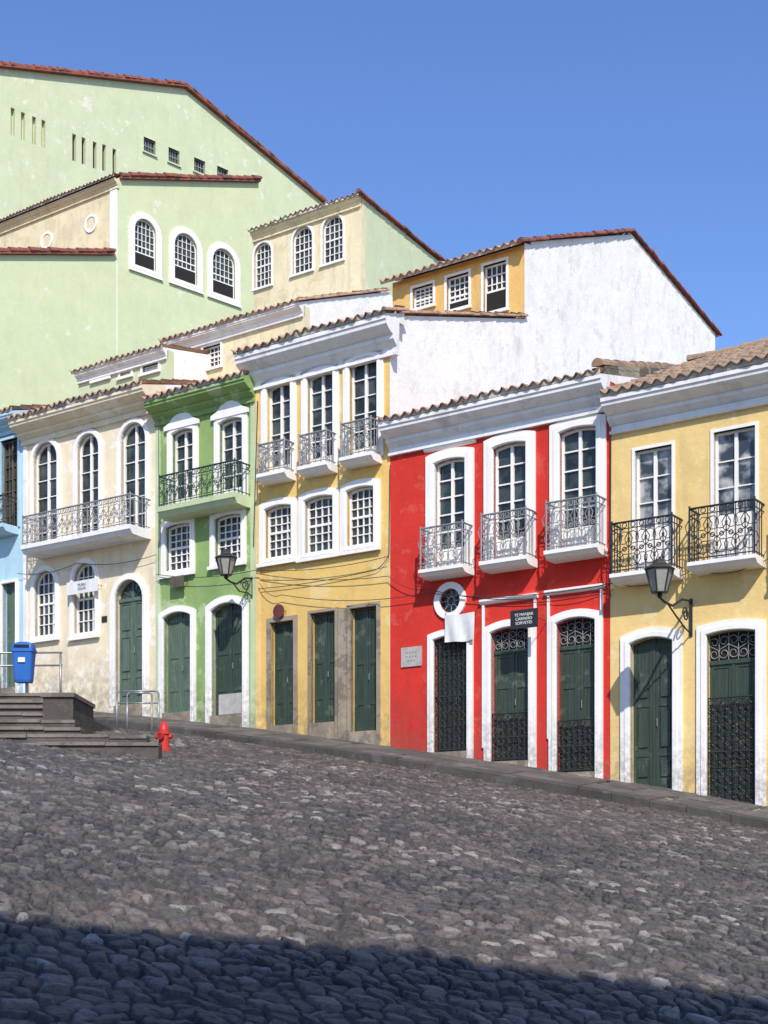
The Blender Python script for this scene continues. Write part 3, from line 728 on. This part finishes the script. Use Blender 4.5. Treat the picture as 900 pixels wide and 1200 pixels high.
for ps,cc in ((.22,(.045,.041,.039,1)),(.5,(.082,.07,.063,1)),(.75,(.135,.112,.096,1)),(.92,(.22,.188,.162,1))):
    k=e.new(ps); k.color=cc
nz=T.noise(p,24,5,.75)
c=T.mix(T.rng(nz,.38,.62),T.mix(.55,cr.outputs[0],(.02,.018,.018)),T.mix(.18,cr.outputs[0],(.38,.34,.29)))
c=T.mix(T.mul(T.rng(T.noise(p,.45,5,.6),.42,.7),.25),c,(.15,.122,.1))
dust=T.mix(T.rng(T.noise(p,.9,5),.42,.58),(.014,.012,.011),(.09,.074,.06))
c=T.mix(ag.outputs['Fac'],c,dust)
T.l(c,b.inputs['Base Color']); T.l(T.rng(nz,.3,.7,.36,.68),b.inputs['Roughness']); b.inputs['Specular IOR Level'].default_value=.35
T.bump(nz,.9,.018,b); cobm=m
NC=820; NR=1050
yy=4.8*np.exp(np.linspace(0,math.log(40/4.8),NR)); uu=np.linspace(-1,1,NC)
Yg=np.repeat(yy[:,None],NC,1); Xg=uu[None,:]*(yy[:,None]*.36+2.2)
s_=(Xg-M.o[0])*M.u[0]+(Yg-M.o[1])*M.u[1]; t_=(Xg-M.o[0])*M.v[0]+(Yg-M.o[1])*M.v[1]
def hsh(i,j,k):
    v=np.sin(i*127.1+j*311.7+k*74.7)*43758.5453; return v-np.floor(v)
def vn(x,y,k):
    i=np.floor(x);j=np.floor(y);fx=x-i;fy=y-j;fx=fx*fx*(3-2*fx);fy=fy*fy*(3-2*fy)
    return (hsh(i,j,k)*(1-fx)+hsh(i+1,j,k)*fx)*(1-fy)+(hsh(i,j+1,k)*(1-fx)+hsh(i+1,j+1,k)*fx)*fy
wx=s_+.08*(vn(s_*5,t_*5,1)-.5)+.02*(vn(s_*22,t_*22,31)-.5)+.6*(vn(s_*.3,t_*.3,5)-.5); wy=t_+.08*(vn(s_*5,t_*5,2)-.5)+.02*(vn(s_*22,t_*22,32)-.5)+.6*(vn(s_*.3,t_*.3,6)-.5)
c_,s1=math.cos(.75),math.sin(.75)
px_=(wx*c_-wy*s1)/.16; py_=(wx*s1+wy*c_)/.13
I=np.floor(px_);J=np.floor(py_)
f1=np.full(px_.shape,9.);f2=np.full(px_.shape,9.);idt=np.zeros(px_.shape);cxx=np.zeros(px_.shape);cyy=np.zeros(px_.shape);idh=np.zeros(px_.shape)
for di in (-1,0,1):
    for dj in (-1,0,1):
        ii=I+di;jj=J+dj
        qx=ii+.5+.95*(hsh(ii,jj,3)-.5)+.2*(jj%2); qy=jj+.5+.9*(hsh(ii,jj,4)-.5)
        d=np.maximum(np.abs(px_-qx)*.95,np.abs(py_-qy))*.5+np.hypot(px_-qx,py_-qy)*.5-.2*(hsh(ii,jj,21)-.5)
        new=d<f1
        f2=np.where(new,f1,np.minimum(f2,d)); f1=np.where(new,d,f1)
        idt=np.where(new,hsh(ii,jj,7),idt); idh=np.where(new,hsh(ii,jj,9),idh); cxx=np.where(new,px_-qx,cxx); cyy=np.where(new,py_-qy,cyy)
ed=f2-f1; q=np.clip((ed-.06)/.14,0,1); dome=.85*q*q*(3-2*q)+.15*np.clip(ed/.6,0,1)
tx_=(hsh(np.floor(idt*997),1,2)-.5)*.045; ty_=(hsh(np.floor(idt*997),5,8)-.5)*.045
hgt=.036*dome+(idh-.5)*.032*dome+(tx_*cxx+ty_*cyy)*dome+.07*(vn(s_*.5,t_*.5,11)-.5)+.035*(vn(s_*1.7,t_*1.7,12)-.5)
hgt+=.009*(vn(s_*34,t_*34,13)-.5)*dome
Zg=G(s_,t_)+hgt-.03
tint=np.clip(idt*.95+.3*(vn(s_*.8,t_*.8,14)-.4),0,1)
gap=np.clip(1.25-ed/.13,0,1)
grid_obj('cobblestone_road',Xg,Yg,Zg,cobm,{'tint':tint,'gap':gap},mask=(t_<-1.7))

# ------------------------------------------------------------------ steps
bx,by,bz=ground_pt(95,878)
SF=Fr(0,by,0.0)
ST=Obj('stone_steps',(bx,by,bz)); P=ST.p('treads')
aL_=SF.A(-170)
z0=bz-.04
for k in range(8):
    xr=(186,172,95,88,60,58,56,54)[k]
    tk=k*.3; aR_=SF.A(xr,tk)
    zt_=z0+.15*(k+1)
    aa=aL_
    while aa<aR_-.2:
        e=min(aR_,aa+random.uniform(.9,1.6)); 
        if aR_-e<.3: e=aR_
        dz=random.uniform(-.012,.012); dn=random.uniform(-.015,.015)
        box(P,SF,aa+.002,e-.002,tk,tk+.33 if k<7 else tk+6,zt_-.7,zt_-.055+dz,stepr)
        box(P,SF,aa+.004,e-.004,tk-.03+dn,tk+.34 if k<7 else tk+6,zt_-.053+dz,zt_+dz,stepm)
        aa=e
Q=ST.p('flank_block')
a0=SF.A(52,1.1); a1=SF.A(87,1.1)
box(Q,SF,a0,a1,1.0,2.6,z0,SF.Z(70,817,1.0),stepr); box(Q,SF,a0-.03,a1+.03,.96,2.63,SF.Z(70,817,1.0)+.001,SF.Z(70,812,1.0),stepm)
ST.done()
ztop=z0+1.2
RL=Obj('handrail',SF.w(SF.A(70,2.4),2.4,ztop)); P=RL.p('rails')
for y in (766,781):
    zz=SF.Z(40,y,2.5); bar(P,SF.w(SF.A(-120,2.5),2.5,zz),SF.w(SF.A(73,2.5),2.5,zz+.02),.017,steel,8)
for px in (-80,0,71): bar(P,SF.w(SF.A(px,2.5),2.5,ztop-.3),SF.w(SF.A(px,2.5),2.5,SF.Z(40,766,2.5)),.02,steel,8)
RL.smooth={'rails'}; RL.done()
t_b=2.0; ac=SF.A(28,t_b); zb0=SF.Z(28,800,t_b); zb1=SF.Z(28,757,t_b)
TB=Obj('trash_bin',SF.w(ac,t_b,ztop)); P=TB.p('body')
def rrect(cx,w,d,z,t,n=5,r=.05):
    L=[]
    for qx,qt,an0 in ((1,1,0),(-1,1,90),(-1,-1,180),(1,-1,270)):
        for i in range(n):
            an=math.radians(an0+90*i/(n-1)); L.append(SF.w(cx+qx*(w/2-r)+r*math.cos(an),t+qt*(d/2-r)+r*math.sin(an),z))
    return L
secs=[(.28,.2,zb0),(.30,.22,zb0+.04),(.36,.3,zb1-.12),(.39,.33,zb1-.115),(.39,.33,zb1-.06),(.36,.3,zb1-.05)]
vs=[];n=20
for w,d,z in secs: vs+=rrect(ac,w,d,z,t_b)
fs=[(k*n+i,k*n+(i+1)%n,(k+1)*n+(i+1)%n,(k+1)*n+i) for k in range(len(secs)-1) for i in range(n)]+[tuple(range(n-1,-1,-1))]
P.add(vs,fs,bluep)
vs=[]
for w,d,z in ((.37,.31,zb1-.05),(.35,.29,zb1+.02),(.2,.16,zb1+.06)): vs+=rrect(ac,w,d,z,t_b)
fs=[(k*n+i,k*n+(i+1)%n,(k+1)*n+(i+1)%n,(k+1)*n+i) for k in range(2) for i in range(n)]+[tuple(range(2*n,3*n))]
TB.p('lid').add(vs,fs,bluep)
box(TB.p('mouth'),SF,ac-.13,ac+.13,t_b-.17,t_b-.1,zb1-.045,zb1-.0,dark)
box(TB.p('label'),SF,ac-.06,ac+.06,t_b-.162,t_b-.1,zb1-.3,zb1-.22,signw)
bar(TB.p('post'),SF.w(ac+.0,t_b+.2,ztop-.2),SF.w(ac,t_b+.2,zb1+.02),.03,steel,8)
TB.done()
p0=ground_pt(150,860); BF=Fr(p0[0],p0[1],.0)
BR=Obj('pedestrian_barrier',p0); P=BR.p('tubes')
def gr(a,t): x,y,_=BF.w(a,t,0); return BF.w(a,t,gz(x,y)-.1)
for tt,x0,x1 in ((0,149,178),(1.3,137,186)):
    A0=BF.A(x0,tt);A1=BF.A(x1,tt); zT=BF.Z(160,812-(0 if tt==0 else 2),tt); r=.07
    arc=[BF.w(A0+r-r*math.cos(q),tt,zT-r+r*math.sin(q)) for q in (0,.4,.8,1.2,1.57)]
    arc2=[BF.w(A1-r+r*math.cos(q),tt,zT-r+r*math.sin(q)) for q in (1.57,1.2,.8,.4,0)]
    poly(P,[gr(A0,tt)]+arc+arc2+[gr(A1,tt)],.02,steel,8)
    zM=BF.Z(160,824,tt); bar(P,BF.w(A0,tt,zM),BF.w(A1,tt,zM),.016,steel,8)
BR.smooth={'tubes'}; BR.done()
hx,hy,hz=ground_pt(192,880)
HD=Obj('fire_hydrant',(hx,hy,hz)); P=HD.p('body')
h=38/FPX*hy; k=h/.6
lathe(P,hx,hy,[(r*k,hz-.03+z*k) for r,z in ((.15,0),(.15,.06),(.1,.075),(.095,.33),(.12,.34),(.12,.375),(.1,.385),(.098,.43),(.085,.49),(.055,.54),(.03,.56),(.03,.61),(.0,.615))],redpaint,20)
for dx,dy,L,r in ((1,0,.15,.04),(-1,0,.15,.04),(-.3,-1,.17,.055)):
    l=math.hypot(dx,dy); dx/=l;dy/=l
    c0=(hx,hy,hz+.27*k); c1=(hx+dx*L*k,hy+dy*L*k,hz+.27*k); bar(HD.p('outlets'),c0,c1,r*k,redpaint,12)
    bar(HD.p('outlets'),(hx+dx*(L-.045)*k,hy+dy*(L-.045)*k,hz+.27*k),(hx+dx*(L+.0)*k,hy+dy*(L+.0)*k,hz+.27*k),(r+.015)*k,redpaint,8)
HD.done()

# ------------------------------------------------------------------ lamps
def lamp(pxw,pxl,ylan_top,ylan_bot,yplate0,yplate1):
    s=M.A(pxw)
    lo,hi=.3,3
    for _ in range(40):
        mid=(lo+hi)/2; x,y,_z=M.w(s,-mid,0); p=450+FPX*x/y
        if p>pxl: lo=mid
        else: hi=mid
    L=lo; x,y,_z=M.w(s,-L,0)
    zt=CAMZ+(HY-ylan_top)/FPX*y; zb=CAMZ+(HY-ylan_bot)/FPX*y; H=zt-zb
    O=Obj('street_lamp',M.w(s,0,zb)); F=O.p('lantern_frame')
    w0,w1=.13*H/.7,.24*H/.7
    zl0=zb+.12*H; zl1=zb+.68*H
    lathe(O.p('lantern_glass'),x,y,[(w0-.012,zl0),(w1-.014,zl1)],lampglass,6)
    for i in range(6):
        an=i*math.pi/3; bar(F,(x+w0*math.cos(an),y+w0*math.sin(an),zl0),(x+w1*math.cos(an),y+w1*math.sin(an),zl1),.016,iron,5)
        a2=an+math.pi/3
        for ww,zz in ((w0,zl0),(w1,zl1)): bar(F,(x+ww*math.cos(an),y+ww*math.sin(an),zz),(x+ww*math.cos(a2),y+ww*math.sin(a2),zz),.016,iron,5)
    lathe(F,x,y,[(w1+.03,zl1),(w1+.03,zl1+.02),(w1*.55,zl1+.14*H),(w1*.5,zl1+.17*H),(w1*.32,zl1+.24*H),(.02,zl1+.28*H),(.028,zl1+.3*H),(0,zt)],iron,6)
    lathe(F,x,y,[(.02,zb-.02),(.06,zb+.03),(.03,zb+.06),(w0+.01,zl0-.01),(w0+.01,zl0)],iron,10)
    K=O.p('bracket'); zp0=M.Z(pxw,yplate0); zp1=M.Z(pxw,yplate1)
    poly(K,[M.w(s,-L,zb),M.w(s,-L*.85,zb-.05),M.w(s,-L*.6,zb-.06),M.w(s,-L*.3,zp0-.08),M.w(s,0,zp0-.04)],.024,iron,6)
    poly(K,[M.w(s,-L*.75,zb-.06),M.w(s,-L*.5,zb-.22),M.w(s,-L*.2,zp1+.12),M.w(s,0,zp1+.05)],.017,iron,6)
    pts=[]
    for j in range(16):
        q=j/15*3.4*math.pi; r=.15*(1-j/19); pts.append(M.w(s,-.28-r*math.cos(q)*1.0,(zp0+zp1)/2+.02+r*math.sin(q)))
    poly(K,pts,.016,iron,5)
    box(K,M,s-.03,s+.03,-.03,-.001,zp1,zp0,iron)
    O.done()
lamp(810,773,652,700,702,746)
lamp(296,265,643,678,676,702)

# ------------------------------------------------------------------ signs & cables
def text(parent,body,fr,a,t,z,size,mat):
    cu=bpy.data.curves.new('lettering','FONT'); cu.body=body; cu.size=size; cu.align_x='CENTER'; cu.align_y='CENTER'; cu.extrude=.002
    cu.materials.append(mat); o=bpy.data.objects.new('lettering',cu); sc.collection.objects.link(o)
    ang=math.atan2(fr.u[1],fr.u[0]); Wm=Matrix.Translation(fr.w(a,t,z))@Matrix.Rotation(ang,4,'Z')@Matrix.Rotation(math.pi/2,4,'X')
    o.parent=parent; o.matrix_parent_inverse=Matrix.Identity(4)
    o.matrix_local=Matrix.Translation(-parent.location)@Wm
def sign(name,x0,x1,y0,y1,mat,t=-.06,txt=None,tm=None,round_=False,size=.1):
    a0,a1=M.A(x0,t),M.A(x1,t); cx=(x0+x1)/2; z1=M.Z(cx,y0,t); z0=M.Z(cx,y1,t)
    O=Obj(name,M.w((a0+a1)/2,t,z0))
    if round_: shape(O.p('board'),M,[ring((a0+a1)/2,(z0+z1)/2,(z1-z0)/2,20)],t,t+.03,mat)
    else: box(O.p('board'),M,a0,a1,t,t+.025,z0,z1,mat)
    P=O.p('fixings')
    for a in (a0+.04,a1-.04):
        bar(P,M.w(a,t+.02,(z0+z1)/2),M.w(a,.02,(z0+z1)/2),.008,iron,5)
    e=O.done()
    if txt: text(e,txt,M,(a0+a1)/2,t-.003,(z0+z1)/2,size,tm)
sign('shop_sign',598,630,714,736,signk,-.5,'YE MANJAR\nCARINHO\nSORVETES',signw,size=.085)
t=-.12; a0,a1=M.A(521,t),M.A(556,t); z1_=M.Z(538,719,t); z0_=M.Z(538,751,t)
CBN=Obj('cloth_banner',M.w((a0+a1)/2,t,z0_)); P=CBN.p('cloth'); vs=[];nx_,nz_=16,10
for j in range(nz_+1):
    for i in range(nx_+1):
        u=i/nx_; v=j/nz_
        vs.append(M.w(a0+(a1-a0)*u,t+.025*math.sin(u*11+v*2)*(1-v*.6),z0_+(z1_-z0_)*v-.015*math.sin(u*math.pi)*(1)+.012*math.sin(u*7)*(1-v)))
P.add(vs,[(j*(nx_+1)+i,j*(nx_+1)+i+1,(j+1)*(nx_+1)+i+1,(j+1)*(nx_+1)+i) for j in range(nz_) for i in range(nx_)],signw)
bar(CBN.p('cords'),M.w(a0+.01,t,z1_),M.w(a0-.02,0,z1_+.12),.006,iron,4); bar(CBN.p('cords'),M.w(a1-.01,t,z1_),M.w(a1+.02,0,z1_+.12),.006,iron,4)
CBN.smooth={'cloth'}; CBN.done()
sign('wall_plaque',470,494,758,781,signg,-.03,'= = = =\n= = = =\n= = =',stone,size=.09)
sign('hostel_sign',78,114,680,695,signw,-.2,'MUSEU\nSOLAR',signk,size=.1)
sign('round_sign',319,333,708,724,simple('sign_maroon',(.12,.03,.025),.5),-.12,None,None,True)
sign('hanging_board',199,215,675,688,wood,-.2)
sign('number_plate',119,125,722,729,signk,-.02)
CB=Obj('overhead_cable',M.w(0,-.3,9)); P=CB.p('wires')
def wire(pts,t=-.12,sag=.12,r=.008):
    for (x0,y0),(x1,y1) in zip(pts[:-1],pts[1:]):
        a0,z0=M.hit(x0,y0,t); a1,z1=M.hit(x1,y1,t); n=8; q=[]
        for i in range(n+1):
            k=i/n; q.append(M.w(a0+(a1-a0)*k,t,z0+(z1-z0)*k-sag*4*k*(1-k)))
        poly(P,q,r,cable,4)
wire([(183,673),(300,668),(455,652)],-.15); wire([(300,672),(455,675),(500,690),(640,700),(720,682)],-.1,.12)
wire([(303,682),(330,697),(500,695),(715,684),(812,668),(900,655),(1030,640)],-.12,.15); wire([(20,672),(90,660),(183,650)],-.12)
wire([(303,690),(440,668),(456,650),(457,545)],-.06,.05); wire([(186,675),(186,480)],-.06,0); wire([(297,640),(302,470)],-.05,0,.012)
wire([(715,700),(716,480)],-.05,0,.012)
CB.done()

# ------------------------------------------------------------------ sun & the houses across the street (cast the foreground shade)
EL=math.radians(42); hd=Vector((.14,-1,0)).normalized()
sun=bpy.data.lights.new('sun','SUN'); sun.energy=5.0; sun.angle=math.radians(.53); sun.color=(1,.945,.87)
so=bpy.data.objects.new('sun',sun); sc.collection.objects.link(so)
to=Vector((hd.x*math.cos(EL),hd.y*math.cos(EL),math.sin(EL))); so.rotation_euler=to.to_track_quat('Z','Y').to_euler(); so.location=(5,-20,40)
BY=-7.0
def edge(px,py):
    x,y,z=ground_pt(px,py); Dh=(y-BY)/(-hd.y); return (x+hd.x*Dh, z+Dh*math.tan(EL)-.2)
E=[edge(-60,1078),edge(430,1098),edge(960,1184)]
OF=Fr(0,BY,math.pi)
for nm,i0,xa,xb in (('opposite_townhouse',0,-11.0,E[1][0]),('opposite_townhouse',1,E[1][0],12.0)):
    P0,P1=E[i0],E[i0+1]; sl=(P1[1]-P0[1])/(P1[0]-P0[0])
    zx_=lambda x: P0[1]+sl*(max(-6,min(7,x))-P0[0])
    za_=zx_(xa); zb2=zx_(xb)
    B=Obj(nm,(xa,BY,-1)); H=[]
    nwin=5; a0=-xb+.003; a1=-xa-.003
    for fl in range(4):
        zf=.6+fl*3.3
        if zf+2.6>min(za_,zb2)-.6: continue
        for k in range(nwin):
            c=a0+(a1-a0)*(k+.5)/nwin; L5=arch(c-.5,c+.5,zf,zf+2.2,.12); H.append(L5)
            shape(B.p('window_surround'),OF,[arch(c-.65,c+.65,zf-.12,zf+2.35,.14),L5],-.04,.1,white)
            shape(B.p('window_glass'),OF,[L5],.2,.22,glass)
            box(B.p('window_sash'),OF,c-.03,c+.03,.16,.2,zf,zf+2.1,white)
            for r in range(1,4): box(B.p('window_sash'),OF,c-.5,c+.5,.17,.199,zf+r*.54-.015,zf+r*.54+.015,white)
    shape(B.p('facade_wall'),OF,[[(a0,-4),(a1,-4),(a1,za_-.25),(a0,zb2-.25)]]+H,0,.3,cream if xa<-5 else blue)
    box(B.p('body_walls'),OF,a0,a1,.301,8,-4,min(za_,zb2)-.3,whiteold)
    roof(B.p('roof'),OF.w(a1,-.0,za_-.08),OF.w(a0,-.0,zb2-.08),OF.w(a0,4.5,zb2+1.2),OF.w(a1,4.5,za_+1.2),tile,amp=.07,period=.3)
    roof(B.p('roof'),OF.w(a0,8.3,zb2-.3),OF.w(a1,8.3,za_-.3),OF.w(a1,4.5,za_+1.2),OF.w(a0,4.5,zb2+1.2),tile)
    for k in range(7):
        c=random.uniform(a0+.6,a1-.6); ww=random.uniform(.15,.5)
        zc=zx_(-c); box(B.p('parapet_block'),OF,c-ww,c+ww,.05,.5,zc-.6,zc+random.uniform(.04,.16),whiteold)
    B.done()

# ------------------------------------------------------------------ world
w=bpy.data.worlds.new('World'); sc.world=w; w.use_nodes=True; nt=w.node_tree; nt.nodes.clear()
o=nt.nodes.new('ShaderNodeOutputWorld'); bg=nt.nodes.new('ShaderNodeBackground'); sk=nt.nodes.new('ShaderNodeTexSky'); sk.sky_type='NISHITA'
sk.sun_disc=False; sk.sun_elevation=EL; sk.sun_rotation=math.atan2(hd.x,hd.y); sk.air_density=1.0; sk.dust_density=.3; sk.ozone_density=4.2; sk.altitude=0
hs=nt.nodes.new('ShaderNodeHueSaturation'); hs.inputs['Hue'].default_value=.511; hs.inputs['Saturation'].default_value=1.12; hs.inputs['Value'].default_value=1.5
nt.links.new(sk.outputs[0],hs.inputs['Color']); nt.links.new(hs.outputs[0],bg.inputs[0]); nt.links.new(bg.outputs[0],o.inputs[0]); bg.inputs[1].default_value=.14
cam=bpy.data.cameras.new('camera'); co=bpy.data.objects.new('camera',cam); sc.collection.objects.link(co); sc.camera=co
co.location=(0,0,CAMZ); co.rotation_euler=(math.pi/2,0,0); cam.sensor_fit='VERTICAL'; cam.sensor_height=36; cam.lens=48; cam.shift_y=416/1200; cam.clip_end=2000; cam.clip_start=.1
sc.view_settings.view_transform='Standard'; sc.view_settings.look='None'; sc.view_settings.exposure=0
